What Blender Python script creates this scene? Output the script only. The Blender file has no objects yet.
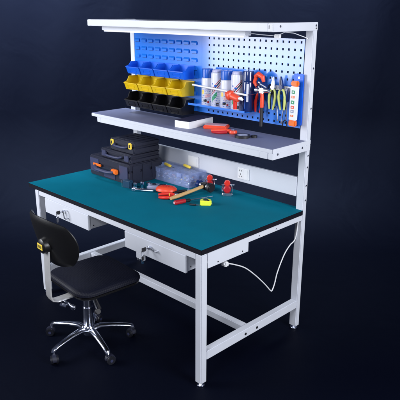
import bpy, bmesh, math, random
from mathutils import Vector, Matrix
R = math.radians
random.seed(4)
S = bpy.context.scene
C = S.collection

# ------------------------------------------------------------------ camera, world, lights, exposure
cam_d = bpy.data.cameras.new('camera'); cam = bpy.data.objects.new('camera', cam_d); C.objects.link(cam)
cam.location = (3.5096, -1.8682, 1.9167)
_yaw, _pit, _rol = -0.7804525, 0.3188500, 0.0035129
_fw = Vector((math.sin(_yaw)*math.cos(_pit), math.cos(_yaw)*math.cos(_pit), -math.sin(_pit)))
_rt = Vector((math.cos(_yaw), -math.sin(_yaw), 0)); _up = _rt.cross(_fw)
_r2 = _rt*math.cos(_rol)+_up*math.sin(_rol); _u2 = -_rt*math.sin(_rol)+_up*math.cos(_rol)
cam.rotation_euler = Matrix((_r2, _u2, -_fw)).transposed().to_euler()
cam_d.sensor_width = 36; cam_d.lens = 579.133/400*36
cam_d.shift_x = (200-200.922)/400; cam_d.shift_y = (202.11-200)/400
cam_d.clip_end = 50; cam_d.clip_start = .05
S.camera = cam
W = bpy.data.worlds.new('World'); S.world = W; W.use_nodes = True
W.node_tree.nodes['Background'].inputs[0].default_value = (.10, .14, .30, 1)
W.node_tree.nodes['Background'].inputs[1].default_value = .22
S.view_settings.view_transform = 'Standard'; S.view_settings.look = 'None'
S.view_settings.exposure = 0; S.view_settings.gamma = 1; S.view_settings.use_curve_mapping = False

def area(name, loc, target, sx, sy, power, col=(1, 1, 1), spread=180):
    l = bpy.data.lights.new(name, 'AREA'); l.shape = 'RECTANGLE'; l.size = sx; l.size_y = sy
    l.energy = power; l.color = col; l.spread = R(spread)
    o = bpy.data.objects.new(name, l); C.objects.link(o); o.location = loc
    o.rotation_euler = (Vector(target)-Vector(loc)).to_track_quat('-Z', 'Y').to_euler()
    return o
area('softbox_front', (-.87, -2.08, 2.0), (.9, .6, 1.2), 1.62, 1.8, 118, (.93, .95, 1))
area('softbox_side', (4.7, .2, 2.0), (1.3, .4, .9), 1.2, 1.8, 132, (.93, .95, 1))
area('softbox_key', (2.6, -3.0, 2.9), (.8, .4, .9), 1.2, 1.2, 66, (.94, .96, 1))
area('background_light', (-.75, .25, 3.0), (-1.5, 1.1, 1.55), 1.1, .6, 74, (.80, .88, 1), 120)
area('background_light_far', (1.0, 2.0, 3.0), (.3, 2.6, 1.4), 1.1, .6, 50, (.80, .88, 1), 120)

# ------------------------------------------------------------------ materials
def mat(name, col, rough=.5, metal=0, noise=0, nscale=40, bump=0, bscale=200, emit=None, coat=0, trans=0, spec=.5, alpha=1, rvar=0):
    m = bpy.data.materials.new(name); m.use_nodes = True
    nt = m.node_tree; b = nt.nodes['Principled BSDF']
    b.inputs['Base Color'].default_value = (*col, 1); b.inputs['Roughness'].default_value = rough
    b.inputs['Metallic'].default_value = metal; b.inputs['Specular IOR Level'].default_value = spec
    b.inputs['Coat Weight'].default_value = coat; b.inputs['Coat Roughness'].default_value = .085; b.inputs['Transmission Weight'].default_value = trans
    tc = nt.nodes.new('ShaderNodeTexCoord')
    n = nt.nodes.new('ShaderNodeTexNoise'); n.inputs['Scale'].default_value = nscale; n.inputs['Detail'].default_value = 5
    nt.links.new(tc.outputs['Object'], n.inputs['Vector'])
    if noise:
        mx = nt.nodes.new('ShaderNodeMix'); mx.data_type = 'RGBA'
        mx.inputs[6].default_value = (*[c*(1-noise) for c in col], 1)
        mx.inputs[7].default_value = (*[min(1, c*(1+noise)) for c in col], 1)
        nt.links.new(n.outputs['Fac'], mx.inputs[0]); nt.links.new(mx.outputs[2], b.inputs['Base Color'])
    if rvar:
        mr = nt.nodes.new('ShaderNodeMapRange'); mr.inputs[3].default_value = rough-rvar; mr.inputs[4].default_value = rough+rvar
        nt.links.new(n.outputs['Fac'], mr.inputs[0]); nt.links.new(mr.outputs[0], b.inputs['Roughness'])
    if bump:
        n2 = nt.nodes.new('ShaderNodeTexNoise'); n2.inputs['Scale'].default_value = bscale
        nt.links.new(tc.outputs['Object'], n2.inputs['Vector'])
        bp = nt.nodes.new('ShaderNodeBump'); bp.inputs['Strength'].default_value = bump; bp.inputs['Distance'].default_value = .002
        nt.links.new(n2.outputs['Fac'], bp.inputs['Height']); nt.links.new(bp.outputs[0], b.inputs['Normal'])
    if emit:
        b.inputs['Emission Color'].default_value = (*emit[0], 1); b.inputs['Emission Strength'].default_value = emit[1]
    return m
M = dict(
    white=mat('white_powder_coat', (.64, .665, .735), .42, noise=.05, nscale=9, bump=.12, bscale=500, rvar=.06),
    shelf=mat('shelf_top_shaded_grey', (.19, .21, .34), .5, noise=.06, nscale=14, bump=.05, rvar=.08),  # shelf top's dark look under low side light, put into the colour
    teal=mat('teal_rubber_mat', (.001, .142, .214), .72, noise=.15, nscale=5, rvar=.08, bump=.25, bscale=420, spec=.07),
    edge=mat('black_rubber_edge', (.006, .006, .012), .6, noise=.2, spec=.2),
    blue=mat('blue_steel_panel', (.012, .19, .78), .30, noise=.05, nscale=12, coat=.85, rvar=.03),
    bblue=mat('blue_bin_plastic', (.008, .13, .75), .38, noise=.08, nscale=30, bump=.08),
    byel=mat('yellow_bin_plastic', (.74, .50, .003), .4, noise=.08, nscale=30, bump=.08),
    bblk=mat('black_bin_plastic', (.004, .004, .006), .4, noise=.2, nscale=30, bump=.08),
    abs=mat('black_case_plastic', (.012, .014, .032), .48, noise=.2, nscale=25, bump=.35, bscale=380),
    abs2=mat('charcoal_case_panel', (.036, .042, .10), .5, noise=.15, nscale=25, bump=.3, bscale=380),
    chair=mat('black_chair_plastic', (.008, .008, .009), .36, noise=.15, nscale=20, bump=.14, bscale=260),
    chrome=mat('polished_chrome', (.66, .69, .80), .20, 1, noise=.05, rvar=.05),
    steel=mat('brushed_steel', (.62, .64, .70), .3, 1, noise=.12, nscale=60, rvar=.08),
    bar=mat('satin_steel_bar', (.70, .70, .70), .42, .6, noise=.08),
    orange=mat('orange_plastic', (.85, .17, .015), .4, noise=.06),
    red=mat('red_plastic', (.68, .030, .018), .36, noise=.12),
    dred=mat('dark_red_grip', (.42, .012, .02), .4, noise=.12),
    ored=mat('orange_red_plastic', (.80, .075, .03), .38, noise=.12),
    yellow=mat('yellow_plastic', (.9, .66, .08), .4, noise=.05),
    neon=mat('neon_yellow_plastic', (.80, .90, .06), .4, noise=.05),
    grip=mat('lime_rubber_grip', (.50, .56, .16), .5, noise=.12),
    black=mat('matte_black', (.010, .010, .014), .5, noise=.2),
    navy=mat('navy_gloss', (.008, .025, .13), .22, coat=.5, noise=.1),
    wood=mat('pale_wood', (.62, .38, .16), .5, noise=.25, nscale=18, bump=.1),
    paper=mat('white_card', (.80, .80, .82), .5, noise=.03),
    plastic=mat('white_plastic', (.80, .81, .84), .35, noise=.02),
    pink=mat('pale_pink_print', (.75, .42, .45), .5), green=mat('green_print', (.02, .30, .13), .5),
    cblue=mat('blue_cap', (.012, .10, .50), .3, noise=.05), diffuser=mat('tube_diffuser', (.8, .82, .9), .4, emit=((.9, .93, 1), .12)),
    can=mat('printed_can', (.68, .70, .80), .28, noise=.04, coat=.4),
    lav=mat('pale_lavender_print', (.48, .48, .68), .35), rubber=mat('dark_caster_rubber', (.008, .009, .015), .45, noise=.2),
    darklid=mat('lid_dark_reflection', (.035, .035, .07), .6, noise=.1, spec=.1),  # dark reflection on the box top, put into the lid colour
    greypl=mat('grey_plastic', (.26, .29, .42), .4, noise=.12), tealp=mat('dark_teal_plastic', (.015, .05, .10), .3, noise=.1),
)
# seat upholstery: pattern of small embossed dots
def seat_mat():
    m = mat('black_embossed_vinyl', (.0045, .0055, .014), .55, noise=.2, spec=.22); nt = m.node_tree; b = nt.nodes['Principled BSDF']
    tc = nt.nodes.new('ShaderNodeTexCoord'); v = nt.nodes.new('ShaderNodeTexVoronoi'); v.inputs['Scale'].default_value = 85
    v.inputs['Randomness'].default_value = .12; nt.links.new(tc.outputs['Object'], v.inputs['Vector'])
    bp = nt.nodes.new('ShaderNodeBump'); bp.inputs['Strength'].default_value = .55; bp.inputs['Distance'].default_value = .004
    nt.links.new(v.outputs['Distance'], bp.inputs['Height']); nt.links.new(bp.outputs[0], b.inputs['Normal']); return m
M['seat'] = seat_mat()
def grain():
    m = M['wood']; nt = m.node_tree
    n = [q for q in nt.nodes if q.type == 'TEX_NOISE'][0]; tc = [q for q in nt.nodes if q.type == 'TEX_COORD'][0]
    mp = nt.nodes.new('ShaderNodeMapping'); mp.inputs['Scale'].default_value = (.25, 6, 6)
    nt.links.new(tc.outputs['Object'], mp.inputs[0]); nt.links.new(mp.outputs[0], n.inputs['Vector'])
grain()
# transparent plastic for the organiser
def clear_mat():
    m = bpy.data.materials.new('clear_blueish_plastic'); m.use_nodes = True; nt = m.node_tree
    b = nt.nodes['Principled BSDF']; out = nt.nodes['Material Output']
    b.inputs['Base Color'].default_value = (.50, .60, .90, 1); b.inputs['Roughness'].default_value = .18
    t = nt.nodes.new('ShaderNodeBsdfTransparent'); t.inputs[0].default_value = (.90, .93, 1, 1)
    mx = nt.nodes.new('ShaderNodeMixShader'); mx.inputs[0].default_value = .27
    nt.links.new(t.outputs[0], mx.inputs[1]); nt.links.new(b.outputs[0], mx.inputs[2]); nt.links.new(mx.outputs[0], out.inputs[0]); return m
M['clear'] = clear_mat()
# backdrop sheet with faint creases
def cloth(name, col, rough):
    m = mat(name, col, rough, noise=.06, nscale=1.6, spec=.13); nt = m.node_tree; b = nt.nodes['Principled BSDF']; b.inputs['Specular Tint'].default_value = (.50, .64, 1, 1)
    tc = nt.nodes.new('ShaderNodeTexCoord'); n = nt.nodes.new('ShaderNodeTexNoise'); n.inputs['Scale'].default_value = 2.2
    n.inputs['Detail'].default_value = 3; n.inputs['Distortion'].default_value = 1.2
    nt.links.new(tc.outputs['Object'], n.inputs['Vector'])
    bp = nt.nodes.new('ShaderNodeBump'); bp.inputs['Strength'].default_value = .26; bp.inputs['Distance'].default_value = .03
    nt.links.new(n.outputs['Fac'], bp.inputs['Height']); nt.links.new(bp.outputs[0], b.inputs['Normal']); return m
M['wallcloth'] = cloth('navy_backdrop_paper', (.0009, .0014, .0056), .6)
M['floorcloth'] = cloth('black_floor_sheet', (.0009, .0014, .0056), .6)

# ------------------------------------------------------------------ mesh helpers
class MB:
    def __init__(s): s.bm = bmesh.new(); s.mats = []
    def _mi(s, m):
        if m not in s.mats: s.mats.append(m)
        return s.mats.index(m)
    def _add(s, b, m, T=None, smooth=False):
        if T is not None: b.transform(T)
        i = s._mi(m); me = bpy.data.meshes.new('tmp'); 
        for f in b.faces: f.material_index = i; f.smooth = smooth
        b.to_mesh(me); b.free(); s.bm.from_mesh(me); bpy.data.meshes.remove(me); return s
    def box(s, a, c, m, bev=.002, T=None, seg=2):
        b = bmesh.new(); bmesh.ops.create_cube(b, size=1)
        a = Vector(a); c = Vector(c)
        for v in b.verts: v.co = Vector([(a[i]+c[i])/2+v.co[i]*(c[i]-a[i]) for i in range(3)])
        bev = min(bev, min(abs(c[i]-a[i]) for i in range(3))*.45)
        if bev > 0: bmesh.ops.bevel(b, geom=b.edges[:], offset=bev, segments=seg, affect='EDGES')
        return s._add(b, m, T)
    def cyl(s, p, q, r, m, r2=None, n=20, T=None, bev=0):
        p = Vector(p); q = Vector(q); h = (q-p).length; b = bmesh.new()
        bmesh.ops.create_cone(b, cap_ends=True, segments=n, radius1=r, radius2=r if r2 is None else r2, depth=h)
        if bev:
            ed = [e for e in b.edges if abs(e.verts[0].co.z-e.verts[1].co.z) < 1e-6]
            bmesh.ops.bevel(b, geom=ed, offset=bev, segments=2, affect='EDGES')
        M4 = Matrix.Translation((p+q)/2) @ (q-p).to_track_quat('Z', 'Y').to_matrix().to_4x4()
        b.transform(M4)
        s._add(b, m, T, True); s._flat(); return s
    def _flat(s): pass
    def lathe(s, prof, m, n=28, T=None):
        b = bmesh.new(); rings = []
        for r, z in prof:
            if r < 1e-6: rings.append([b.verts.new((0, 0, z))])
            else: rings.append([b.verts.new((r*math.cos(2*math.pi*k/n), r*math.sin(2*math.pi*k/n), z)) for k in range(n)])
        for A, B in zip(rings, rings[1:]):
            for k in range(n):
                k2 = (k+1) % n
                if len(A) == 1 and len(B) > 1: b.faces.new((A[0], B[k2], B[k]))
                elif len(B) == 1 and len(A) > 1: b.faces.new((A[k], A[k2], B[0]))
                elif len(A) > 1: b.faces.new((A[k], A[k2], B[k2], B[k]))
        bmesh.ops.recalc_face_normals(b, faces=b.faces[:])
        return s._add(b, m, T, True)
    def tube(s, pts, r, m, n=10, T=None, closed=False, flat=1):
        P = [Vector(p) for p in pts]; rs = r if isinstance(r, (list, tuple)) else [r]*len(P)
        b = bmesh.new(); rings = []; N = len(P); prev = None
        for i, p in enumerate(P):
            if closed: t = P[(i+1) % N]-P[i-1]
            else: t = P[min(i+1, N-1)]-P[max(i-1, 0)]
            t.normalize()
            if prev is None:
                u = t.cross(Vector((0, 0, 1)));
                if u.length < .05: u = t.cross(Vector((1, 0, 0)))
            else: u = prev-t*prev.dot(t)
            u.normalize(); prev = u; v = t.cross(u)
            rings.append([b.verts.new(p+u*math.cos(2*math.pi*k/n)*rs[i]+v*math.sin(2*math.pi*k/n)*rs[i]*flat) for k in range(n)])
        pr = list(zip(rings, rings[1:]))+([(rings[-1], rings[0])] if closed else [])
        for A, B in pr:
            for k in range(n): b.faces.new((A[k], A[(k+1) % n], B[(k+1) % n], B[k]))
        if not closed: b.faces.new(rings[0][::-1]); b.faces.new(rings[-1])
        bmesh.ops.recalc_face_normals(b, faces=b.faces[:])
        return s._add(b, m, T, True)
    def prism(s, poly, h, m, T=None, bev=.0015, z0=0, smooth=False):
        """outline in XY extruded along Z"""
        b = bmesh.new(); vs = [b.verts.new((x, y, z0)) for x, y in poly]; f = b.faces.new(vs)
        r = bmesh.ops.extrude_face_region(b, geom=[f])
        for e in r['geom']:
            if isinstance(e, bmesh.types.BMVert): e.co.z += h
        bmesh.ops.recalc_face_normals(b, faces=b.faces[:])
        if bev: bmesh.ops.bevel(b, geom=b.edges[:], offset=bev, segments=2, affect='EDGES', clamp_overlap=True)
        return s._add(b, m, T, smooth)
    def ball(s, c, r, m, sc=(1, 1, 1), T=None):
        b = bmesh.new(); bmesh.ops.create_uvsphere(b, u_segments=20, v_segments=12, radius=r)
        for v in b.verts: v.co = Vector((c[0]+v.co.x*sc[0], c[1]+v.co.y*sc[1], c[2]+v.co.z*sc[2]))
        return s._add(b, m, T, True)
    def raw(s, verts, faces, m, T=None, smooth=False):
        b = bmesh.new(); vs = [b.verts.new(v) for v in verts]
        for f in faces: b.faces.new([vs[i] for i in f])
        bmesh.ops.recalc_face_normals(b, faces=b.faces[:])
        return s._add(b, m, T, smooth)
    def build(s, name, parent=None, loc=None, rot=None):
        me = bpy.data.meshes.new(name); s.bm.to_mesh(me); s.bm.free()
        for m in s.mats: me.materials.append(M[m])
        try: me.set_sharp_from_angle(angle=R(38))
        except Exception: pass
        o = bpy.data.objects.new(name, me); C.objects.link(o)
        if parent: o.parent = parent
        if loc: o.location = loc
        if rot: o.rotation_euler = rot
        return o
def thing(name, label, cat, loc=(0, 0, 0), rz=0, group=None, rot=None):
    o = bpy.data.objects.new(name, None); C.objects.link(o); o.empty_display_size = .05
    o.location = loc; o.rotation_euler = rot or (0, 0, rz); o['label'] = label; o['category'] = cat
    if group: o['group'] = group
    return o
def copy_tree(o, parent=None):
    c = o.copy(); C.objects.link(c); c.parent = parent
    for ch in list(o.children): copy_tree(ch, c)
    return c
def TR(x=0, y=0, z=0, rx=0, ry=0, rz=0):
    return Matrix.Translation((x, y, z)) @ Matrix.Rotation(rz, 4, 'Z') @ Matrix.Rotation(ry, 4, 'Y') @ Matrix.Rotation(rx, 4, 'X')

# ------------------------------------------------------------------ setting: floor sheet and backdrop (one line across, facing the camera)
def sheets():
    fx, fy = -.7037, .7105            # horizontal viewing direction
    rx, ry = .7105, .7037
    cx, cy = .83+fx*1.95, .44+fy*1.95  # foot of the backdrop
    def pt(a, d, z): return (cx+rx*a+fx*d, cy+ry*a+fy*d, z)
    SW = 1.0
    def grid(name, prof, mt, x=5, nx=110, wv=True):
        m = MB(); vs = []; fs = []; k = len(prof)
        for i in range(nx+1):
            a = -x+2*x*i/nx
            for (d, z) in prof:
                g = min(1, max(0, z-.15)) if wv else 0
                vs.append(pt(a, d+g*(.012*math.sin(a*5+z*1.3)+.008*math.sin(a*11.3-z*2.1)), z))
        for i in range(nx):
            for j in range(k-1):
                a = i*k+j; fs.append((a, a+1, a+k+1, a+k))
        o = m.raw(vs, fs, mt, smooth=True).build(name); o['kind'] = 'structure'
    grid('floor', [(-8+(8-SW)*k/20, 0) for k in range(21)], 'floorcloth', wv=False)
    grid('backdrop', [(-SW+SW*math.sin(t), SW*(1-math.cos(t))) for t in [R(90)*k/24 for k in range(25)]]+[(0, SW+.3*k) for k in range(1, 11)], 'wallcloth')
sheets()

# ------------------------------------------------------------------ the workbench
L, H, D0, D1 = 1.6637, .80, .848, .884
bench = thing('workbench', 'white steel workbench with teal top, two drawers, shelves and a blue tool panel', 'workbench')
def bolt(par, p, ax, r=.006, h=.004, mt='steel'):
    p = Vector(p); return MB().cyl(p, p+Vector(ax)*h, r, mt, n=12, bev=.001).build('bolt', par)
# worktop
MB().box((0, 0, .770), (L, D1, .7975), 'edge', .002).box((.001, .001, .7977), (L-.001, D1-.001, .8002), 'teal', .001).build('worktop', bench)
# front legs
def leg(x0, x1, y0, y1, z1, nm='leg'):
    o = MB().box((x0, y0, .022), (x1, y1, z1), 'white', .004).build(nm, bench)
    f = MB(); cx, cy = (x0+x1)/2, (y0+y1)/2
    f.cyl((cx, cy, .012), (cx, cy, .03), .009, 'chrome'); f.cyl((cx, cy, 0.001), (cx, cy, .010), .023, 'chrome', n=24, bev=.002)
    f.cyl((cx, cy, .010), (cx, cy, .017), .014, 'chrome', n=6); f.build('foot', o)
    return o
leg(L-.0443, L, 0, .045, .7695); leg(.0804, .1247, 0, .045, .7695)
# rear uprights run from floor to the top frame
for i, (x0, x1) in enumerate(((.095, .145), (L-.0505, L+.0005))):
    o = leg(x0, x1, D0, D1+.001, 1.858, 'upright')
    for z in (.86, .95, 1.06, 1.13, 1.40, 1.62, 1.83):
        xx = x1 if i else x0
        bolt(o, (xx-.001*(1 if i else -1), (D0+D1)/2, z), (1 if i else -1, 0, 0))
# rails under the top
MB().box((.1252, .003, .737), (L-.0448, .028, .7693), 'white', .002).build('front_rail', bench)
MB().box((.146, D0+.004, .737), (L-.052, D0+.03, .7693), 'white', .002).build('rear_rail', bench)
for x0, x1 in ((L-.027, L-.002), (.083, .108)):
    o = MB().box((x0, .0455, .737), (x1, D0-.0005, .7693), 'white', .002).build('side_rail', bench)
    if x0 > 1:
        m = MB().box((L-.0018, .0458, .687), (L+.001, .36, .7690), 'white', .001)
        m.build('bracket_plate', o)
        for y in (.12, .31): bolt(o, (L+.0008, y, .703), (1, 0, 0), .004, .003, 'black')
        for y in (.45, .60): bolt(o, (x1-.001, y, .752), (1, 0, 0), .004, .004)
# stretchers
for x0, x1 in ((L-.0435, L-.001), (.0815, .124)):
    m = MB().box((x0, .0455, .155), (x1, D0-.0005, .207), 'white', .003)
    o = m.build('side_stretcher', bench)
    if x0 > 1:
        for y in (.36, .46): bolt(o, (x1-.0005, y, .180), (1, 0, 0), .008, .004, 'black')
MB().box((.1245, .382, .160), (L-.044, .424, .2035), 'white', .003).build('long_stretcher', bench)
# drawers
def drawer(x0, x1, lockx, flavour):
    y0 = -.001
    m = MB().box((x0+.004, .016, .642), (x1-.004, .40, .7345), 'white', .002)           # body
    m.box((x0, y0, .638), (x1, .015, .7355), 'white', .002)
    m.box((x0+.002, .0155, .7358), (x1-.002, .0025, .7366), 'white', 0)
    d = m.build('drawer', bench)
    bolt(d, (x1-.0045, .04, .662), (1, 0, 0), .004, .002, 'black')
    k = MB(); k.cyl((lockx, -.0135, .700), (lockx, y0-.0002, .700), .0105, 'chrome', n=20, bev=.001)
    k.cyl((lockx, -.0165, .700), (lockx, -.0136, .700), .0072, 'steel', n=20)
    k.build('lock', d)
    k = MB()
    k.box((lockx-.0012, -.032, .696), (lockx+.0012, -.0166, .704), 'steel', .0003)
    k.box((lockx-.0014, -.060, .688), (lockx+.0014, -.032, .712), 'black', .001)
    pts = [(lockx+.012*math.sin(t), -.054+.002*math.cos(t), .680+.014*math.cos(t)) for t in [2*math.pi*i/18 for i in range(18)]]
    k.tube(pts, .0013, 'chrome', 6, closed=True)
    k.box((lockx-.003, -.056, .632), (lockx-.001, -.050, .668), 'steel', .0003); k.box((lockx-.0045, -.060, .640), (lockx-.0005, -.046, .662), 'black' if flavour else 'steel', .001)
    k.build('key', d)
    # pull handle: small bent tab
    hx = lockx+(-.10 if flavour else .035)
    pts = [(hx, y0+.001, .712), (hx, -.020, .716), (hx+.004, -.030, .706), (hx+.006, -.030, .672), (hx+.006, -.020, .662), (hx+.006, y0+.001, .664)] if not flavour else \
          [(lockx+.012, y0+.001, .706), (lockx+.02, -.018, .706), (lockx+.06, -.020, .700), (lockx+.066, y0+.001, .698)]
    MB().tube(pts, .0042, 'steel', 8).build('handle', d)
    if flavour:
        b = MB().box((lockx-.125, .0, .602), (lockx-.055, .012, .6375), 'white', .002)
        b.cyl((lockx-.115, .006, .59), (lockx-.115, .006, .602), .006, 'steel'); b.cyl((lockx-.075, .006, .582), (lockx-.075, .006, .602), .009, 'tealp')
        b.build('catch', d)
    return d
drawer(.201, .696, .435, 0)
drawer(1.053, 1.552, 1.275, 1)
# middle shelf
sh = MB().box((.0148, .5357, 1.1950), (L-.0008, D0-.0008, 1.2155), 'white', .0025).box((.0165, .5375, 1.2157), (L-.003, D0-.002, 1.2186), 'shelf', .0008).build('shelf', bench)
MB().box((.080, .5372, 1.160), (L-.0306, .560, 1.1948), 'white', .002).build('shelf_beam', sh)
for x0, x1 in ((L-.030, L+.0035), (.095, .125)):
    m = MB().box((x0, .5362, 1.160), (x1, D0-.001 if x0 < 1 else D1-.002, 1.1948), 'white', .002)
    if x0 > 1:
        m.box((L, .5364, 1.1949), (x1, D1-.002, 1.2188), 'white', .001)
        m.box((L-.083, .5352, 1.1605), (L-.0335, .5372, 1.194), 'white', .001)
    o = m.build('shelf_arm', sh)
    if x0 > 1:
        for y in (.575, .80): bolt(sh, (x1-.0005, y, 1.187), (1, 0, 0), .0065, .004)
m = MB().box((.0955, D0-.012, 1.2190), (.1445, D0-.0006, 1.250), 'white', .001).build('clip', sh)
# top frame
tf = MB().box((.083, .4952, 1.8195), (L-.0008, .535, 1.8600), 'white', .003).build('top_frame', bench)
MB().box((.10, .5352, 1.832), (L-.031, D0-.001, 1.8585), 'white', .001).build('top_panel', tf)
for x0, x1 in ((.095, .125), (L-.030, L+.0035)):
    m = MB().box((x0, .4962, 1.8185), (x1, D1-.002, 1.8615), 'white', .002)
    m.build('top_arm', tf)
    if x0 > 1:
        for y in (.55, .862): bolt(tf, (x1-.0005, y, 1.845), (1, 0, 0), .006, .004)
m = MB().box((L-.090, .4938, 1.822), (L-.034, .4955, 1.858), 'white', .001); m.box((L-.0255, .4945, 1.833), (L-.0215, .4964, 1.850), 'black', 0); m.build('corner_plate', tf)
# light fitting under the top frame
lf = MB().box((.165, .553, 1.7925), (1.44, .600, 1.8185), 'white', .003).build('light_fitting', bench)
MB().box((.180, .5555, 1.7835), (1.425, .5975, 1.7923), 'diffuser', .003).build('diffuser', lf)
m = MB().tube([(1.44, .58, 1.806), (1.49, .60, 1.800), (1.54, .64, 1.795), (1.57, .66, 1.792)], .0022, 'plastic', 8)
m.box((1.555, .645, 1.782), (1.585, .672, 1.802), 'plastic', .003)
m.tube([(1.575, .66, 1.798), (1.585, .70, 1.812), (1.60, .76, 1.806), (1.625, .835, 1.782), (1.63, .846, 1.776)], .0022, 'plastic', 8)
m.build('wire', lf)

# louvre panel and pegboard: sheet metal with real holes
def holed(x0, x1, z0, z1, holes, y, thick, mt):
    """rectangular sheet with rectangular openings, on a grid of cuts"""
    xs = sorted(set([x0, x1]+[round(v, 5) for h in holes for v in (h[0], h[1])]))
    zs = sorted(set([z0, z1]+[round(v, 5) for h in holes for v in (h[2], h[3])]))
    hs = set()
    X = {v: i for i, v in enumerate(xs)}; Z = {v: i for i, v in enumerate(zs)}
    for h in holes:
        for i in range(X[round(h[0], 5)], X[round(h[1], 5)]):
            for j in range(Z[round(h[2], 5)], Z[round(h[3], 5)]): hs.add((i, j))
    b = bmesh.new(); V = {}
    def v(i, j):
        if (i, j) not in V: V[(i, j)] = b.verts.new((xs[i], y, zs[j]))
        return V[(i, j)]
    for i in range(len(xs)-1):
        for j in range(len(zs)-1):
            if (i, j) not in hs: b.faces.new((v(i, j), v(i+1, j), v(i+1, j+1), v(i, j+1)))
    r = bmesh.ops.extrude_face_region(b, geom=b.faces[:])
    for e in r['geom']:
        if isinstance(e, bmesh.types.BMVert): e.co.y += thick
    bmesh.ops.recalc_face_normals(b, faces=b.faces[:])
    m = MB(); m._add(b, mt); return m
PT, PB, XS = 1.773, 1.283, .826
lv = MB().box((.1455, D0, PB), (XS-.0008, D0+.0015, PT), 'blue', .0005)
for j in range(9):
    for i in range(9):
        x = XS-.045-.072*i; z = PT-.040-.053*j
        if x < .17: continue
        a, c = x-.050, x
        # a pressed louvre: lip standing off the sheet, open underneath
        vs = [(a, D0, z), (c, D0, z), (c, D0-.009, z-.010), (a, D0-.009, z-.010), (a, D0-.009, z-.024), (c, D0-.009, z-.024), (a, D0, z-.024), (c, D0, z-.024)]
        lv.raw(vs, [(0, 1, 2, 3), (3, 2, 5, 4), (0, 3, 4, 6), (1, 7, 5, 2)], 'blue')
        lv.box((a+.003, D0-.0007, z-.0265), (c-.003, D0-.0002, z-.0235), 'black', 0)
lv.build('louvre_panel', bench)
holes = []
for i in range(18):
    for j in range(12):
        x = 1.590-.0412*i; z = PT-.018-.0412*j
        holes.append((x-.0060, x+.0060, z-.0064, z+.0064))
holed(XS, L-.052, PB, PT, holes, D0, .0015, 'blue').build('pegboard', bench)
m = MB().box((.146, D0+.002, PT-.008), (L-.052, D0+.012, PT-.001), 'blue', 0); m.box((.146, D0+.002, PB+.001), (L-.052, D0+.012, PB+.006), 'blue', 0); m.build('panel_edge', bench)
# back panel with two sockets
bp = MB().box((.146, D0-.004, .878), (L-.0515, D0+.020, .9935), 'white', .003).build('back_panel', bench)
for x0, x1, tp in ((1.160, 1.253, 0), (.705, .805, 1)):
    m = MB().box((x0, D0-.013, .899), (x1, D0-.0045, .972), 'plastic', .003)
    if tp: m.box((x0+.012, D0-.0145, .912), (x1-.012, D0-.0132, .960), 'plastic', .001)
    so = m.build('socket', bp)
    if not tp:
        m = MB(); yy = D0-.0134
        m.box((x0+.052, yy-.001, .906), (x0+.084, yy, .966), 'plastic', .0005)
        for q in (-1, 1):
            m.box((x0+.026+q*.008-.0014, yy-.0003, .950), (x0+.026+q*.008+.0014, yy, .960), 'black', 0)
            m.box((-.0014, -.0003, -.006), (.0014, 0, .006), 'black', 0, T=TR(x0+.026+q*.010, yy, .918, 0, q*.5, 0))
        m.box((x0+.0245, yy-.0003, .926), (x0+.0275, yy, .937), 'black', 0)
        m.build('socket_slots', so)
# power cord hanging under the top with its plug
pts0 = [Vector(p) for p in ((1.62, .240, .640), (1.62, .304, .612), (1.62, .39, .565), (1.62, .479, .492), (1.62, .57, .405), (1.62, .625, .345), (1.62, .645, .335), (1.62, .668, .375), (1.62, .69, .44), (1.62, .747, .533), (1.62, .80, .58), (1.63, .841, .62), (1.64, .846, .76))]
def spline(P, n=5):
    out = []
    for i in range(len(P)-1):
        p0 = P[max(i-1, 0)]; p1 = P[i]; p2 = P[i+1]; p3 = P[min(i+2, len(P)-1)]
        for k in range(n):
            t = k/n; out.append(.5*((2*p1)+(p2-p0)*t+(2*p0-5*p1+4*p2-p3)*t*t+(-p0+3*p1-3*p2+p3)*t**3))
    return out+[P[-1]]
co = MB().tube(spline(pts0), .0036, 'plastic', 8).build('power_cord', bench)
m = MB().box((-.018, -.02, -.014), (.018, .018, .014), 'plastic', .006, T=TR(1.62, .222, .645, R(-25)))
for q in (-.007, .007): m.box((q-.001, -.034, -.003), (q+.001, -.0195, .003), 'steel', 0, T=TR(1.62, .222, .645, R(-25)))
m.build('plug', co)

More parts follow.
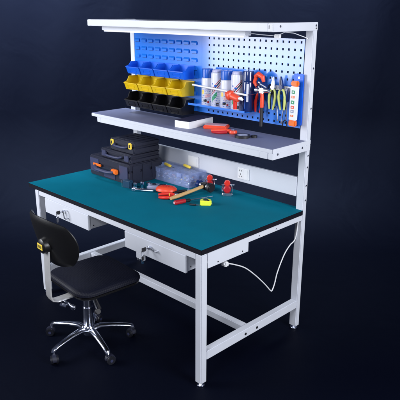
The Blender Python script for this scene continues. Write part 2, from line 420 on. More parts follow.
# ------------------------------------------------------------------ bins on the louvre panel
def make_bin(mt, z, x, label, group, d=.125, h=.088):
    t = thing('storage_bin', label, 'storage bin', (x, D0-.008, z), group=group)
    w, k = .070, .003
    # hopper body as one shell: side profile with a low slanted front
    side = [(0, 0), (-d+.018, 0), (-d, .046), (-d+.030, .056), (-d+.048, h), (0, h)]   # (y,z)
    m = MB()
    for sgn in (-1, 1):
        T = Matrix(((0, 0, 1, sgn*(w-k/2)-k/2), (1, 0, 0, 0), (0, 1, 0, 0), (0, 0, 0, 1)))
        m.prism(side, k, mt, T=T, bev=.0006)
    m.box((-w+k, -d+.018, 0), (w-k, 0, k), mt, .0005)
    m.box((-w+k, -k, k), (w-k, 0, h), mt, .0005)
    T = TR(0, -d+.018, 0, math.atan2(.018, .046))
    m.box((-w+k, 0, 0.001), (w-k, k, .0495), mt, .0005, T=T)
    m.box((-w-.002, -d-.004, .043), (w+.002, -d+.004, .049), mt, .002)      # front rim
    for sgn in (-1, 1):
        m.box((-.002, -d+.046, h-.004), (.004, 0, h+.001), mt, .001, T=TR(sgn*w-(.002 if sgn > 0 else 0)))
        m.tube([(sgn*w, -d, .047), (sgn*w, -d+.030, .057), (sgn*w, -d+.048, h-.001)], .003, mt, 6)
    m.box((-w, -.002, h-.003), (w, .003, h+.004), mt, .001)
    m.build('bin_body', t)
    m = MB(); m.box((-.030, -d+.0035, .010), (.030, -d+.0065, .0115), mt, 0); 
    T = TR(0, -d+.018, 0, math.atan2(.018, .046))
    m.box((-.034, -.0022, .010), (.034, -.0002, .0125), mt, 0, T=T); m.box((-.034, -.0022, .034), (.034, -.0002, .0365), mt, 0, T=T)
    m.box((-.036, -.0022, .010), (-.034, -.0002, .0365), mt, 0, T=T); m.box((.034, -.0022, .010), (.036, -.0002, .0365), mt, 0, T=T)
    m.build('label_holder', t)
    return t
ordn = ['left end of the row, by the upright', 'second from the left upright', 'third from the left upright', 'right end of the row, nearest the spray cans']
rows = (('bblue', 1.494, 'blue', 'top row'), ('byel', 1.385, 'yellow', 'middle row'), ('bblk', 1.266, 'black', 'bottom row, over the shelf'))
for mt, z, cn, rw in rows:
    first = None; rj = random.Random(len(cn))
    for i in range(4):
        x = .247+.1485*i
        lab = f'{cn} open-front bin, {rw.split(",")[0]}, {ordn[i]}'
        if first is None: first = make_bin(mt, z, x, lab, f'{cn} storage bins on the louvre panel', .104 if cn == 'blue' else .125, .080 if cn == 'blue' else .090 if cn == 'yellow' else .096); t = first
        else:
            t = copy_tree(first); t.location = (x, D0-.008, z); t['label'] = lab; t.rotation_euler = (R(rj.uniform(-1.0, .3)), 0, R(rj.uniform(-.8, .8)))

# ------------------------------------------------------------------ spray-can rack and the cans
rk = thing('can_rack', 'blue steel tray rack with white guard rod holding the spray cans', 'can rack', (1.05, D0-.001, 1.346))
MB().box((-.235, -.115, -.003), (.245, -.001, 0), 'blue', .001).box((-.235, -.117, -.003), (.245, -.1152, .010), 'blue', .001).build('tray', rk)
MB().cyl((-.190, -.118, .128), (.262, -.118, .106), .0058, 'plastic', n=12).build('guard_rod', rk)
for x, zz in ((-.186, .128), (.258, .106)): MB().tube([(x, -.118, zz), (x, -.06, zz), (x, 0, zz)], .003, 'steel', 8).build('bracket', rk)
def can(x, y, hgt, r, kind, label):
    t = thing('spray_can', label, 'spray can', (x, y, 1.3465), group='spray cans in the rack')
    capz = hgt*.76 if kind in ('blue', 'dark') else hgt*.93
    bm_ = 'navy' if kind == 'dark' else 'can'
    m = MB().lathe([(0, 0), (r*.92, 0), (r, .004), (r, capz-.012), (r*.93, capz-.002), (r*.86, capz)], bm_)
    m.build('can_body', t)
    if kind in ('blue', 'dark'):
        MB().lathe([(r*.90, capz+.0005), (r*.955, capz+.001), (r*.955, hgt-.006), (r*.88, hgt), (0, hgt)], 'cblue' if kind == 'blue' else 'navy').build('cap', t)
    else:
        MB().lathe([(r*.84, capz+.0005), (r*.80, hgt-.004), (r*.7, hgt), (0, hgt)], 'lav').build('cap', t)
    # printed label bits (a painted highlight on the dark can) wrapped on the cylinder, facing the front-right
    m = MB(); R2 = r+.0005
    def patch(a0, a1, z0, z1, mt, sh=0, n=6):
        vs = []; 
        for i in range(n+1):
            a = a0+(a1-a0)*i/n; s_ = sh*i/n
            vs += [(R2*math.cos(a), R2*math.sin(a), z0+s_), (R2*math.cos(a), R2*math.sin(a), z1+s_)]
        m.raw(vs, [(2*i, 2*i+2, 2*i+3, 2*i+1) for i in range(n)], mt, smooth=True)
    c0 = R(-58)
    if kind == 'stripe':
        patch(c0-.9, c0+.9, .072, .079, 'dred', .075); patch(c0-.9, c0+.9, .086, .096, 'black', .075); patch(c0-.9, c0+.9, .102, .108, 'dred', .075)
        patch(c0-.8, c0+.2, .030, .060, 'green', .04); patch(c0-.3, c0+.1, .128, .138, 'cblue'); patch(c0-.7, c0-.5, .140, .150, 'cblue'); patch(c0+.0, c0+.5, .012, .028, 'black')
    elif kind == 'blue':
        patch(c0-1.2, c0+1.2, .112, .118, 'lav'); patch(c0-.5, c0+.3, .095, .105, 'lav'); patch(c0-.2, c0+.7, .050, .070, 'pink', .01); patch(c0-.5, c0+.1, .022, .040, 'black', .006); patch(c0-.8, c0-.4, .075, .10, 'yellow')
        patch(c0+.2, c0+.5, .02, .032, 'dred')
    else:
        patch(c0-.15, c0+.22, .06, .165, 'can'); patch(c0-.5, c0-.3, .02, .12, 'cblue')
    if kind != 'dark':
        rp = random.Random(int(x*1000))
        for q in range(9):
            z_ = .014+q*.0125+(.004 if kind == 'stripe' else 0); a_ = c0-.95
            while a_ < c0+.75:
                wd = rp.uniform(.05, .22)
                if rp.random() < .72: patch(a_, a_+wd, z_, z_+.0032, rp.choice(['lav', 'lav', 'greypl', 'cblue']), 0, 2)
                a_ += wd+.05
    m.build('print', t)
    return t
can(.937, .785, .229, .0375, 'blue', 'white spray can with blue cap, leftmost in the rack beside the bins')
can(1.020, .785, .229, .0375, 'stripe', 'white can with red and black stripes between the two blue-capped cans')
can(1.100, .785, .229, .0375, 'blue', 'white spray can with blue cap between the two striped cans')
can(1.187, .785, .229, .0385, 'stripe', 'white striped can right of the second blue-capped can, beside the dark can')
can(1.268, .790, .238, .0345, 'dark', 'dark navy spray can with painted white highlight, rightmost in the rack')

# ------------------------------------------------------------------ tools hanging on the pegboard
def hook(m, x, z, y1=-.06):
    m.tube([(x, 0, z), (x, y1, z), (x, y1-.006, z+.010)], .0022, 'steel', 8)
# glue gun / orange tool lying against the rod
t = thing('heat_gun', 'small orange-red glue gun hanging before the striped can, nozzle left', 'glue gun', (1.215, .715, 1.436), rot=(0, R(14), 0))
MB().lathe([(0, -.062), (.008, -.060), (.010, -.045), (.024, -.040), (.030, -.028), (.030, -.014), (.022, -.008), (.020, .030), (.018, .045), (0, .048)], 'ored', T=TR(0, 0, 0, 0, R(90), 0)).build('barrel', t)
MB().tube([(.02, 0, -.006), (.026, 0, -.03), (.036, 0, -.066)], [.014, .013, .011], 'red', 10).build('grip', t)
MB().tube([(.044, 0, .004), (.062, 0, .010), (.075, .006, .004)], [.009, .011, .006], 'plastic', 10).build('end_cap', t)
# claw hammer hanging by its head
t = thing('hammer', 'claw hammer with orange and black handle hanging head-up on the panel', 'hammer', (1.388, .775, 1.275))
MB().tube([(0, 0, 0), (0, 0, .03), (0, 0, .11)], [.0125, .0135, .0115], 'black', 12, flat=.75).tube([(0, 0, .1102), (0, 0, .16), (0, 0, .195)], [.0125, .0135, .010], 'ored', 12, flat=.75).build('handle', t)
m = MB().box((-.017, -.014, .192), (.017, .014, .222), 'steel', .004); m.cyl((-.030, 0, .207), (-.017, 0, .207), .010, 'steel'); m.cyl((-.050, 0, .207), (-.030, 0, .207), .015, 'steel', bev=.002)
m.tube([(.016, 0, .208), (.040, 0, .210), (.062, 0, .198)], [.011, .010, .003], 'steel', 10, flat=1.2); m.build('head', t)
m = MB(); hook(m, -.022, .196, -.03); hook(m, .022, .196, -.03)
# wrench/pipe-cutter shaped orange tool above the hammer
t = thing('pipe_cutter', 'orange and dark blue pipe cutter hanging above the hammer head', 'pipe cutter', (1.355, .79, 1.500), rot=(0, R(30), 0))
MB().tube([(-.055, 0, .030), (-.045, 0, .055), (-.010, 0, .058), (.010, 0, .040)], [.014, .016, .014, .010], 'ored', 10).tube([(-.050, 0, .030), (-.046, 0, .0), (-.020, 0, -.010)], [.012, .012, .010], 'ored', 10).build('frame', t)
MB().cyl((.0, 0, .02), (.055, 0, .03), .017, 'navy', bev=.003).cyl((-.022, 0, .018), (0, 0, .021), .006, 'steel').build('knob', t)
# two pairs of pliers with lime grips
def pliers(x, z, lab, s=1., ry=0, jaw='steel', dark=False):
    t = thing('pliers', lab, 'pliers', (x, .79, z), rot=(0, ry, 0), group='pliers on the pegboard')
    for q in (-1, 1):
        MB().tube([(q*.004, 0, .006), (q*.016, 0, -.012), (q*.022, 0, -.04), (q*.019, 0, -.075), (q*.012, 0, -.115*s)], [.006, .0075, .009, .009, .006], 'grip', 10, flat=.8).build('grip', t)
    m = MB()
    m.cyl((0, -.009, .012), (0, .009, .012), .014, jaw, bev=.002)
    for q in (-1, 1): m.prism([(q*.001, .018), (q*.013, .016), (q*.011, .04), (q*.0035, .072), (q*.001, .072)], .012, jaw, T=Matrix(((1, 0, 0, 0), (0, 0, -1, .006), (0, 1, 0, 0), (0, 0, 0, 1))), bev=.001)
    m.build('jaws', t)
    return t
pliers(1.452, 1.494, 'pliers with lime grips and bright steel jaws, next to the hammer', 1, R(4))
pliers(1.512, 1.498, 'dark-jawed long-nose pliers with lime grips, nearer the spirit level', 1, R(-6), 'navy')
m = MB()
m = MB()
# steel tool bar holding the tools; front coloured white for its bright reflection
t = thing('tool_holder', 'steel bar bracket, its bright sheen painted white, holding the pliers on the panel', 'tool holder', (1.50, D0-.001, 1.490))
m = MB().box((-.075, -.040, .0), (.085, -.0365, .026), 'plastic', .001); m.box((-.075, -.0362, .0), (.085, -.0005, .003), 'steel', .001); m.build('holder_plate', t)
# dark blue screwdrivers hanging low
t = thing('screwdriver', 'long blue-handled screwdriver hanging between pliers and spirit level', 'screwdriver', (1.548, .80, 1.33))
MB().tube([(0, 0, .10), (0, 0, .115), (0, 0, .165), (0, 0, .178)], [.007, .0115, .0115, .008], 'navy', 12).build('handle', t)
MB().cyl((0, 0, 0), (0, 0, .0995), .0032, 'steel', n=10).build('shaft', t)
t = thing('allen_key', 'black hex key hanging low beside the spirit level', 'hex key', (1.545, .80, 1.300))
MB().tube([(-.022, 0, -.006), (-.018, 0, .018), (-.004, 0, .028), (.006, 0, .02), (.010, 0, -.010)], .004, 'black', 8).build('shaft', t)
t = thing('tin_snips', 'red-handled snips hanging with open blades left of the hammer handle', 'snips', (1.334, .812, 1.400), rot=(0, R(6), 0))
for q in (-1, 1): MB().tube([(q*.004, 0, .070), (q*.018, 0, .045), (q*.026, 0, .0), (q*.018, 0, -.055)], [.006, .009, .010, .006], 'red', 12).build('grip', t)
m = MB().cyl((0, -.007, .078), (0, .007, .078), .011, 'steel', bev=.002)
for q in (-1, 1): m.prism([(q*.002, .080), (q*.012, .085), (q*.016, .125), (q*.010, .128)], .006, 'steel', T=Matrix(((1, 0, 0, 0), (0, 0, -1, .003+q*.0035), (0, 1, 0, 0), (0, 0, 0, 1))), bev=.001)
m.build('blades', t)
for x, z, hm, lb in ((1.475, 1.325, 'cblue', 'blue-handled nut driver hanging under the bright steel jaws'), (1.352, 1.335, 'navy', 'navy-handled nut driver hanging left of the hammer'), (1.505, 1.312, 'navy', 'long navy-handled chisel hanging under the dark-jawed pliers')):
    t = thing('nut_driver', lb, 'nut driver', (x, .815, z), rot=(0, R(7 if x > 1.49 else -6), 0), group='drivers on the pegboard')
    MB().tube([(0, 0, .075), (0, 0, .09), (0, 0, .14), (0, 0, .158)], [.007, .012, .012, .008], hm, 12).build('handle', t)
    MB().cyl((0, 0, 0), (0, 0, .0745), .0036, 'steel', n=10).cyl((0, 0, -.012), (0, 0, 0), .0055, 'steel', n=6).build('shaft', t)
# spirit level
t = thing('spirit_level', 'white spirit level with orange ends hanging upright at the right post', 'spirit level', (1.593, .800, 1.300), rot=(0, R(1), 0))
MB().box((-.022, -.012, .035), (.022, .012, .222), 'plastic', .002).build('level_body', t)
for z0, z1 in ((.0, .0348), (.2222, .252)):
    MB().box((-.023, -.013, z0), (.023, .013, z1), 'orange', .006).build('end_cap', t)
m = MB()
for z, mt, h in ((.060, 'orange', .010), (.085, 'greypl', .016), (.108, 'ored', .016), (.135, 'green', .020), (.165, 'orange', .014), (.192, 'green', .018)):
    m.box((-.010, -.0138, z-h/2), (.010, -.0122, z+h/2), mt, .0005)
    m.box((-.004, -.0145, z-h/5), (.004, -.0139, z+h/5), 'plastic', 0)
m.build('vial', t)
# blue tool strip behind the level
t = thing('handsaw', 'flat bright blue tool strip hanging behind the spirit level', 'tool strip', (1.600, D0-.004, 1.302))
MB().box((-.040, -.012, 0), (.030, -.004, .285), 'bblue', .004).cyl((0, -.014, .265), (0, -.0122, .265), .007, 'steel').build('strip_body', t)
# dark grips beside the hammer
for x, z, lb in ((1.432, 1.375, 'black-handled pliers hanging right of the hammer handle'),):
    t = thing('cutters', lb, 'pliers', (x, .81, z), group='pliers on the pegboard')
    for q in (-1, 1): MB().tube([(q*.003, 0, .110), (q*.012, 0, .08), (q*.017, 0, .045), (q*.012, 0, .0)], [.005, .008, .009, .006], 'dred' if x < 1.4 else 'black', 10).build('grip', t)
    MB().cyl((0, -.007, .115), (0, .007, .115), .012, 'steel').box((-.009, -.005, .118), (.009, .005, .150), 'steel', .002).build('jaws', t)

# ------------------------------------------------------------------ on the middle shelf
Z2 = 1.2188
ax = math.atan2(.048, .115)
t = thing('card_box', 'white cardboard box with lid coloured dark for its reflection on the middle shelf', 'box', (.898, .60, Z2), rz=R(7))
MB().box((-.060, -.002, .0), (.060, .245, .044), 'paper', .002).build('box_base', t)
MB().box((-.058, .0, .0442), (.058, .243, .0475), 'darklid', .001).build('lid', t)
t = thing('tool_pouch', 'flat red plastic case beside the white cardboard box', 'case', (1.055, .745, Z2), rz=R(-62))
MB().box((-.045, -.075, 0), (.045, .075, .024), 'ored', .006, seg=3).box((-.036, -.066, .0242), (.036, .066, .0262), 'pink', .001).build('case_body', t)
t = thing('pipe_clamp', 'orange-red cutter with round jaw in front of the flat red case', 'cutter', (1.185, .665, Z2), rz=R(28))
MB().tube([(-.072, 0, .012), (-.03, .004, .014), (.01, .008, .014), (.05, .004, .014)], [.009, .012, .013, .011], 'ored', 12).tube([(-.060, -.030, .010), (-.01, -.030, .010), (.03, -.015, .012)], [.007, .010, .010], 'dred', 12).build('handle', t)
MB().lathe([(0, 0), (.022, .001), (.026, .008), (.024, .020), (0, .023)], 'ored', T=TR(.062, 0, 0)).lathe([(0, .0232), (.010, .0232), (.010, .026), (0, .026)], 'steel', T=TR(.062, 0, 0)).build('jaw', t)
t = thing('tape_roll', 'black tape roll lying flat at the right of the middle shelf', 'tape roll', (1.343, .662, Z2))
def ring(m, x, y, ro, ri, h, mt): m.lathe([(ri, 0), (ro, 0), (ro, h), (ri, h), (ri, 0)], mt, n=40, T=TR(x, y, 0))
m = MB(); ring(m, 0, 0, .046, .033, .014, 'black'); m.build('tape', t)
m = MB(); ring(m, 0, 0, .0328, .0295, .0135, 'greypl'); m.build('core', t)
t = thing('rubber_ring', 'small black rubber ring touching the tape roll on the shelf', 'ring', (1.392, .708, Z2))
m = MB(); ring(m, 0, 0, .019, .012, .012, 'black'); m.build('ring_body', t)

# ------------------------------------------------------------------ on the worktop
Z1 = .8005
def case_box(t, x0, x1, y0, y1, z0, z1, seam=.6):
    zs = z0+(z1-z0)*seam
    MB().box((x0, y0, z0), (x1, y1, zs-.0015), 'abs', .008, seg=3).build('case_base', t)
    m = MB().box((x0, y0, zs+.0015), (x1, y1, z1), 'abs', .008, seg=3)
    m.box((x0+.006, y0+.006, zs-.002), (x1-.006, y1-.006, zs+.002), 'abs', 0)
    n = 4
    for i in range(n):
        a = x0+.03+(x1-x0-.06)*i/n; b = x0+.03+(x1-x0-.06)*(i+.8)/n
        m.box((a, y0+.03, z1+.0002), (b, y1-.03, z1+.003), 'abs', .0012)
    m.build('lid', t)
# bottom case with orange-latched handle
t = thing('toolbox', 'large charcoal toolbox with orange latches at the bottom of the stack', 'toolbox', (.10, .44, Z1), group='stacked toolboxes on the worktop')
case_box(t, 0, .448, 0, .300, 0, .142, .62)
m = MB().box((.012, -.005, .030), (.115, -.0003, .125), 'abs2', .003); m.box((.345, -.005, .030), (.437, -.0003, .125), 'abs2', .003); m.box((.17, -.004, .012), (.30, -.0003, .060), 'abs2', .003); m.build('front_panel', t)
m = MB()
for y in (.03, .115, .20): m.box((.4483, y, .02), (.4515, y+.065, .128), 'abs', .002)
m.build('side_rib', t)
m = MB().tube([(.085, -.006, .082), (.095, -.034, .074), (.14, -.044, .066), (.26, -.044, .066), (.305, -.034, .070), (.315, -.006, .078)], [.010, .012, .013, .013, .012, .010], 'abs2', 12, flat=.8); m.build('handle', t)
m = MB().box((.058, -.016, .076), (.150, -.0053, .094), 'orange', .004).build('latch', t)
m = MB().box((.285, -.032, .060), (.345, -.0053, .092), 'orange', .006).build('latch', t)
# middle case
t = thing('toolbox', 'charcoal toolbox in the middle of the stack, plain dark catches', 'toolbox', (.215, .455, Z1+.1456), group='stacked toolboxes on the worktop')
case_box(t, 0, .335, 0, .262, 0, .062, .55)
m = MB().tube([(.070, -.004, .034), (.080, -.022, .030), (.12, -.028, .028), (.20, -.028, .028), (.235, -.022, .030), (.245, -.004, .034)], .008, 'abs2', 10); m.build('handle', t)
for x in (.025, .275): MB().box((x, -.009, .012), (x+.045, -.0003, .052), 'abs2', .003).build('latch', t)
# top case with yellow latches
t = thing('toolbox', 'charcoal toolbox with two yellow latches on top of the stack', 'toolbox', (.312, .468, Z1+.2111), group='stacked toolboxes on the worktop')
case_box(t, 0, .262, 0, .228, 0, .080, .55)
m = MB().tube([(.060, -.003, .046), (.068, -.022, .042), (.10, -.028, .040), (.165, -.028, .040), (.195, -.022, .042), (.202, -.003, .046)], .008, 'abs2', 10); m.build('handle', t)
for x in (.022, .215):
    l_ = MB().box((x, -.012, .034), (x+.030, -.0003, .076), 'yellow', .004).build('latch', t)
    MB().box((x+.010, -.0135, .044), (x+.020, -.0122, .066), 'black', .0008).build('latch_slot', l_)
# clear organiser
t = thing('organizer_box', 'clear plastic organizer box filled with small parts beside the toolboxes', 'organizer', (.500, .672, Z1), rz=R(1))
ow, od, oh = .375, .205, .086
m = MB().box((0, 0, 0), (ow, od, .003), 'clear', 0)
for a, b in (((0, 0, .0031), (ow, .0025, oh)), ((0, od-.0025, .0031), (ow, od, oh)), ((0, .0026, .0031), (.0025, od-.0026, oh)), ((ow-.0025, .0026, .0031), (ow, od-.0026, oh))): m.box(a, b, 'clear', 0)
for i in range(1, 6): m.box((ow*i/6, .003, .0031), (ow*i/6+.0015, od-.003, oh-.012), 'clear', 0)
m.box((.003, od*.5, .0031), (ow-.003, od*.5+.0015, oh-.012), 'clear', 0)
m.build('tray_body', t)
m = MB().box((-.004, -.004, oh+.0005), (ow+.004, od+.004, oh+.007), 'clear', .002); m.build('lid', t)
for x in (.06, .27): MB().box((x, -.010, oh-.022), (x+.04, -.0045, oh+.004), 'clear', .002).build('latch', t)
tp = thing('small_parts', 'assorted small hardware inside the clear organizer box', 'small parts', (.500, .672, Z1+.0035), rz=R(1))
tp['kind'] = 'stuff'
rnd = random.Random(3); m = MB()
cols = ['steel', 'yellow', 'pink', 'steel', 'greypl', 'dred', 'plastic', 'lav', 'chrome', 'plastic', 'lav', 'plastic']
for k in range(300):
    x = rnd.uniform(.012, ow-.02); y = rnd.uniform(.010, od-.015); z = rnd.uniform(.002, .056)
    T = TR(x, y, z, rnd.uniform(-.4, .4), rnd.uniform(-.4, .4), rnd.uniform(0, 3)); mt = rnd.choice(cols)
    if rnd.random() < .5: m.cyl((-.012, 0, 0), (.012, 0, 0), .0032, mt, n=8, T=T)
    else: m.box((-.007, -.006, -.003), (.009, .006, .004), mt, .001, T=T)
o = m.build('small_parts_pile', tp)
# tools lying along the top of the parts
for x0, y0, a, mt, lb in ((.07, .060, .20, 'yellow', 'yellow-handled driver lying on the clear lid, nearer the toolboxes'), (.190, .130, .16, 'yellow', 'yellow-handled driver lying on the clear lid, nearer the back panel')):
    q = thing('small_driver', lb, 'screwdriver', (.50+x0, .68+y0, Z1+.1045), rz=R(-14), group='small drivers on the organizer lid')
    MB().tube([(0, 0, 0), (.01, 0, 0), (.085, 0, 0), (.094, 0, 0)], [.005, .0105, .0095, .005], mt, 10).build('handle', q)
    MB().cyl((.0945, 0, 0), (.150, 0, 0), .0025, 'steel', n=8).build('shaft', q)
# socket block and sockets in front of the toolboxes
t = thing('socket_case', 'small dark teal case standing before the large toolbox corner', 'case', (.570, .408, Z1), rz=R(12))
MB().box((-.032, -.016, 0), (.032, .022, .050), 'tealp', .004).build('case_body', t); MB().box((-.0345, -.019, .004), (-.0305, -.0162, .047), 'steel', .001).build('edge_clip', t)
for x, y, h, r, lb in ((.622, .432, .040, .0145, 'chrome socket, nearest the dark teal case'), (.648, .468, .046, .015, 'tall chrome socket between the two other sockets'), (.672, .503, .040, .0145, 'chrome socket farthest from the dark teal case')):
    q = thing('socket_bit', lb, 'socket', (x, y, Z1), group='chrome sockets')
    MB().lathe([(r*.55, h*.5), (r*.6, h), (r, h-.002), (r, h*.55), (r*.8, h*.45), (r*.8, .001), (0, .0)], 'chrome', n=20).build('socket_body', q)
t = thing('ratchet', 'bright chrome ratchet wrench lying in front of the toolbox', 'wrench', (.715, .425, Z1), rz=R(33))
MB().tube([(-.060, 0, .012), (-.02, 0, .012), (.05, 0, .012), (.068, 0, .012)], [.014, .013, .015, .012], 'chrome', 12, flat=.7).build('handle', t)
MB().cyl((-.066, 0, .004), (-.066, 0, .024), .018, 'chrome', bev=.003).build('head', t)
t = thing('multimeter', 'grey flat meter with rounded corners between ratchet and red tape case', 'meter', (.735, .528, Z1), rz=R(30))
MB().box((-.065, -.038, 0), (.065, .038, .028), 'greypl', .008, seg=3).build('meter_body', t); MB().box((.01, -.026, .0282), (.052, .026, .0295), 'abs', .001).build('screen', t)
MB().cyl((-.025, 0, .0282), (-.025, 0, .034), .014, 'abs', bev=.001).build('dial', t)
# red long-tape case
t = thing('tape_reel', 'rounded orange-red tape reel with black rim, left of the organizer', 'tape reel', (.830, .520, Z1), rz=R(30))
b0 = [(.0, 0), (.048, 0), (.056, .005), (.058, .014)]; b1 = [(.058, .0142), (.057, .026), (.048, .036), (.030, .041), (0, .042)]
Tt = Matrix.Diagonal((1.22, .92, 1, 1))
MB().lathe(b0, 'black', n=36, T=Tt).build('base', t); MB().lathe(b1, 'ored', n=36, T=Tt).build('cover', t)
m = MB()
for k in range(3): m.box((-.028+.018*k, -.016, .0405), (-.018+.018*k, .018, .044), 'red', .002)
m.cyl((.035, 0, .036), (.035, 0, .043), .009, 'red', bev=.002); m.build('winder', t)
# red pliers/stapler on the front
t = thing('cutting_pliers', 'red-handled pliers with black jaws in front of the tape reel', 'pliers', (.938, .455, Z1), rz=R(50))
for q, zz in ((-1, .012), (1, .020)):
    MB().tube([(.030, q*.004, zz), (.012, q*.018, zz), (-.018, q*.026, zz), (-.050, q*.024, zz), (-.072, q*.016, zz)], [.007, .011, .012, .011, .007], 'red', 12).build('grip', t)
m = MB().cyl((.040, 0, .004), (.040, 0, .028), .014, 'steel', bev=.002); m.prism([(.048, -.013), (.078, -.006), (.090, 0), (.078, .006), (.048, .013)], .018, 'black', z0=.006, bev=.002); m.build('jaws', t)
m = MB().tube([(-.005, -.022, .022), (-.004, 0, .026), (-.005, .022, .026)], .003, 'yellow', 8); m.build('spring', t)
# hammer lying down: wooden handle, black head standing
hx, hy = 1.012, .404; ex, ey = .955, .735
L_h = math.hypot(ex-hx, ey-hy); ang = math.atan2(ey-hy, ex-hx)
t = thing('mallet', 'wooden-handled hammer with black head lying before the organizer', 'hammer', (.975, .425, Z1), rz=R(86))
Lh = .285
MB().tube([(0, 0, .012), (.03, 0, .014), (.10, 0, .020), (.19, 0, .029), (Lh-.02, 0, .038)], [.012, .015, .014, .0125, .013], 'wood', 14, flat=.8).build('handle', t)
m = MB().box((Lh-.022, -.022, .018), (Lh+.022, .022, .060), 'black', .005)
m.cyl((Lh, .022, .039), (Lh, .040, .039), .019, 'steel', n=24, bev=.002); m.cyl((Lh, .040, .039), (Lh, .070, .039), .027, 'navy', n=24, bev=.004)
m.cyl((Lh, -.022, .039), (Lh, -.036, .039), .020, 'steel', n=24, bev=.002); m.cyl((Lh, -.036, .039), (Lh, -.066, .036), .030, 'black', n=24, bev=.005)
m.build('head', t)
# screwdriver
t = thing('screwdriver', 'screwdriver with red and black grip lying in front of the hammer', 'screwdriver', (1.058, .378, Z1), rz=R(79))
MB().tube([(0, 0, .014), (.006, 0, .014), (.05, 0, .014), (.078, 0, .014)], [.008, .014, .0145, .013], 'dred', 14).tube([(.0782, 0, .014), (.085, 0, .0135), (.108, 0, .012), (.116, 0, .012)], [.012, .0095, .012, .007], 'black', 14).lathe([(0, -.002), (.008, -.001), (.008, .003)], 'pink', T=TR(0, 0, .014, 0, R(90))).build('handle', t)
MB().cyl((.1162, 0, .0118), (.285, 0, .006), .0036, 'chrome', n=10).build('shaft', t)
# darker tools filling the cluster
t = thing('cutting_pliers', 'black-handled pliers lying between the tape reel and the wooden hammer handle', 'pliers', (.938, .575, Z1), rz=R(82))
for q, zz in ((-1, .010), (1, .016)):
    MB().tube([(.030, q*.004, zz), (.012, q*.014, zz), (-.018, q*.020, zz), (-.050, q*.018, zz), (-.065, q*.012, zz)], [.006, .009, .0095, .009, .006], 'black', 12).build('grip', t)
MB().cyl((.038, 0, .004), (.038, 0, .022), .012, 'steel', bev=.002).prism([(.045, -.011), (.072, -.005), (.082, 0), (.072, .005), (.045, .011)], .014, 'steel', z0=.005, bev=.002).build('jaws', t)
t = thing('shadow_bit', 'short black driver bit added as the shadow beside the yellow tape measure', 'driver bit', (1.150, .455, Z1), rz=R(30))  # added dark shape standing in for the shadow left of the tape measure
MB().cyl((-.028, 0, .0065), (.012, 0, .0065), .0062, 'black', n=14, bev=.001).build('sleeve', t)
MB().cyl((.0122, 0, .0065), (.034, 0, .0065), .0034, 'steel', n=6).build('bit', t)
# yellow tape measure
t = thing('tape_measure', 'neon yellow tape measure near the middle of the teal top', 'tape measure', (1.185, .520, Z1), rz=R(44))
pl = [(.030*math.cos(a)*(1 if math.cos(a) > 0 else 1.05), .026*math.sin(a)) for a in [2*math.pi*k/28 for k in range(28)]]
pl = [(-.034, -.022), (-.034, .012), (-.024, .026), (.014, .028), (.032, .016), (.036, 0), (.036, -.018), (.026, -.026), (-.026, -.026)]
MB().prism(pl, .030, 'neon', bev=.004, z0=.0005).build('case_body', t)
m = MB(); m.lathe([(0, .0307), (.016, .0307), (.014, .0335), (0, .034)], 'black'); m.box((.010, -.022, .0307), (.022, -.006, .033), 'black', .001); m.build('badge', t)
MB().box((.0362, -.020, .004), (.040, -.004, .012), 'steel', .0005).build('tape_hook', t)
# two red clamps with chrome side frames on small steel bases
def vise(x, y, rz, lab):
    t = thing('bench_clamp', lab, 'clamp', (x, y, Z1), rz=rz, group='red suction clamps')
    MB().box((-.034, -.020, 0), (.034, .026, .008), 'chrome', .002).box((-.028, -.030, .0), (.028, -.0205, .018), 'steel', .003).build('base', t)
    for q in (-1, 1): MB().tube([(q*.030, .004, .008), (q*.033, .004, .030), (q*.030, .004, .055), (q*.022, .004, .070)], .0034, 'chrome', 8).build('side_frame', t)
    m = MB().lathe([(0, -.017), (.018, -.017), (.024, -.012), (.024, .012), (.018, .017), (0, .017)], 'dred', T=TR(0, .004, .038, R(90)))
    m.lathe([(0, -.013), (.015, -.013), (.019, -.009), (.019, .009), (.015, .013), (0, .013)], 'red', T=TR(0, .004, .078, R(90)))
    m.build('red_knob', t)
    MB().cyl((-.036, .004, .066), (.040, .004, .066), .004, 'chrome').ball((.041, .004, .066), .006, 'chrome').build('cross_pin', t)
    return t
vise(.980, .768, R(40), 'red clamp with chrome frame standing right behind the hammer head')
vise(1.145, .757, R(40), 'red clamp with chrome frame standing alone below the wall socket')

# ------------------------------------------------------------------ the chair
ch = thing('office_chair', 'black swivel chair with chrome five-star base in front of the workbench', 'chair', (.872, -.158, 0), rz=R(-4))
def rr(w, d, r, n=16, k=0):
    out = []
    for cx, cy, a0 in ((w-r, d-r, 0), (-w+r, d-r, 90), (-w+r, -d+r, 180), (w-r, -d+r, 270)):
        for i in range(n+1):
            a = R(a0+90*i/n); out.append((cx+r*math.cos(a), cy+r*math.sin(a)))
    return out
def pad(m, prof, w, d, r, mt, T, sag=0):
    b = bmesh.new(); rings = []
    for ins, z in prof:
        pts = rr(w-ins, d-ins, max(r-ins, .01)); rings.append([b.verts.new((x, y, z+sag*((x/w)**2+0*(y/d)**2))) for x, y in pts])
    n = len(rings[0])
    for A, B in zip(rings, rings[1:]):
        for k in range(n): b.faces.new((A[k], A[(k+1) % n], B[(k+1) % n], B[k]))
    b.faces.new(rings[0]); b.faces.new(rings[-1])
    bmesh.ops.recalc_face_normals(b, faces=b.faces[:]); m._add(b, mt, T, True); return m
seat = pad(MB(), [(.008, .026), (0, .032), (0, .040), (.004, .050), (.016, .058), (.04, .061), (.09, .058), (.15, .055)], .218, .208, .085, 'seat', TR(.050, .030, .420)).build('seat', ch)
pad(MB(), [(.05, 0), (.020, .004), (.006, .014), (.004, .0255), (.02, .0257)], .218, .208, .085, 'chair', TR(.050, .030, .420)).build('seat_shell', seat)
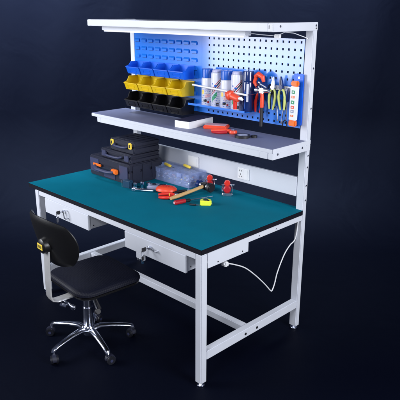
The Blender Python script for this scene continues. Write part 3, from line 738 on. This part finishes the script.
# backrest: curved shell, local u across, v up
def back():
    b = bmesh.new(); nu, nv = 28, 18; G = []
    for side in (0, 1):
        g = []
        for j in range(nv+1):
            v = -1+2*j/nv; row = []
            for i in range(nu+1):
                u = -1+2*i/nu
                # square -> superellipse, narrower at the bottom
                x = u*math.sqrt(1-.5*v*v*.80); z = v*math.sqrt(1-.5*u*u*.72)
                hw = .222+.018*z; X = x*hw; Zz = z*.146
                y = .95*X*X*1.7 - .25*(Zz+.05) + (.35*Zz*Zz)
                e = max(abs(u), abs(v)); th = .013*(1-e**10*.8)
                row.append(b.verts.new((X, y+(th if side else -th), Zz)))
            g.append(row)
        G.append(g)
    for side in (0, 1):
        for j in range(nv):
            for i in range(nu): b.faces.new((G[side][j][i], G[side][j][i+1], G[side][j+1][i+1], G[side][j+1][i]))
    bd = [(0, i) for i in range(nu)]+[(j, nu) for j in range(nv)]+[(nv, i) for i in range(nu, 0, -1)]+[(j, 0) for j in range(nv, 0, -1)]
    for k in range(len(bd)):
        a = bd[k]; c = bd[(k+1) % len(bd)]
        b.faces.new((G[0][a[0]][a[1]], G[0][c[0]][c[1]], G[1][c[0]][c[1]], G[1][a[0]][a[1]]))
    bmesh.ops.recalc_face_normals(b, faces=b.faces[:]); m = MB(); m._add(b, 'chair', TR(.078, -.262, .768), True); return m
bk = back().build('backrest', ch)
kn = MB().lathe([(0, .040), (.028, .040), (.040, .032), (.044, .014), (.044, 0), (0, 0)], 'chair', n=30, T=TR(.105, -.272, .750, R(90))).build('back_knob', bk)
m = MB().box((-.027, -.0425, -.016), (.027, -.0402, .016), 'yellow', .001, T=TR(.105, -.272, .750))
for k in range(5): m.box((-.020+.0085*k, -.0431, -.008), (-.015+.0085*k, -.0426, .008), 'black', 0, T=TR(.105, -.272, .750))
m.build('sticker', kn)
# upright bar and the arm under the seat
bx = .112
prof = [(-.284, .725), (-.292, .56), (-.292, .455), (-.280, .430), (-.250, .418), (-.05, .418)]
def strip(m, prof, x0, x1, th, mt):
    vs = []; n = len(prof)
    for i, (y, z) in enumerate(prof):
        a = prof[max(i-1, 0)]; c = prof[min(i+1, n-1)]; ty, tz = c[0]-a[0], c[1]-a[1]; l = math.hypot(ty, tz); ny, nz = -tz/l*th, ty/l*th
        vs += [(x0, y, z), (x1, y, z), (x1, y+ny, z+nz), (x0, y+ny, z+nz)]
    fs = []
    for i in range(n-1):
        for k in range(4): fs.append((4*i+k, 4*i+(k+1) % 4, 4*i+4+(k+1) % 4, 4*i+4+k))
    fs += [(0, 1, 2, 3), (4*n-4, 4*n-3, 4*n-2, 4*n-1)]
    m.raw(vs, fs, mt); return m
strip(MB(), prof, bx-.026, bx+.026, .008, 'bar').build('back_bar', ch)
m = MB().cyl((bx-.05, -.20, .398), (bx+.085, -.20, .398), .008, 'chrome').ball((bx+.092, -.20, .398), .015, 'chrome').cyl((bx+.02, -.235, .398), (bx+.06, -.22, .398), .010, 'chrome', n=8); m.build('tilt_bolt', ch)
m = MB().box((-.07, -.09, .372), (.09, .11, .4195), 'black', .006); m.build('seat_plate', ch)
col = MB().cyl((0, 0, .125), (0, 0, .250), .0285, 'chrome', n=32, bev=.002).cyl((0, 0, .2502), (0, 0, .362), .024, 'chrome', n=32).build('gas_column', ch)
# height lever with knob
m = MB().tube([(.05, .0, .355), (.10, -.01, .320), (.135, -.015, .285)], .005, 'steel', 8); m.lathe([(0, -.010), (.015, -.010), (.018, -.005), (.018, .005), (.015, .010), (0, .010)], 'black', T=TR(.14, -.015, .278, 0, R(60))); m.build('height_lever', ch)
m = MB().tube([(.03, .02, .355), (.055, .03, .30), (.09, .03, .262), (.07, .02, .235)], [.006, .007, .010, .007], 'black', 8); m.ball((.068, .02, .230), .014, 'black'); m.build('tension_knob', ch)
base = MB().lathe([(0, .068), (.036, .070), (.040, .085), (.038, .118), (.031, .126), (0, .127)], 'chrome', n=32).build('star_base', ch)
for k in range(5):
    a = R(208+72*k); T = Matrix.Rotation(a, 4, 'Z')
    m = MB(); m.tube([(.025, 0, .098), (.07, 0, .112), (.13, 0, .108), (.19, 0, .098), (.235, 0, .090), (.262, 0, .080), (.270, 0, .066)], [.025, .023, .020, .018, .017, .0165, .013], 'chrome', 16, T=T, flat=.62)
    m.build('base_arm', base)
    c = MB()
    c.cyl((.262, 0, .050), (.262, 0, .068), .008, 'chrome', n=12, T=T)
    W2 = T @ TR(.262, 0, 0) @ Matrix.Rotation(R(35*k+20), 4, 'Z')
    for q in (-1, 1): c.cyl((.014, q*.006, .026), (.014, q*.023, .026), .0255, 'rubber', n=26, T=W2, bev=.003)
    arc = [(.014+.0305*math.cos(R(b_)), .026+.0305*math.sin(R(b_))) for b_ in range(-5, 176, 10)]
    c.prism(arc, .024, 'abs', T=W2 @ TR(0, .012, 0, R(90)), bev=.002)
    c.cyl((.014, -.0245, .026), (.014, .0245, .026), .009, 'abs2', n=16, T=W2)
    c.build('caster', base)
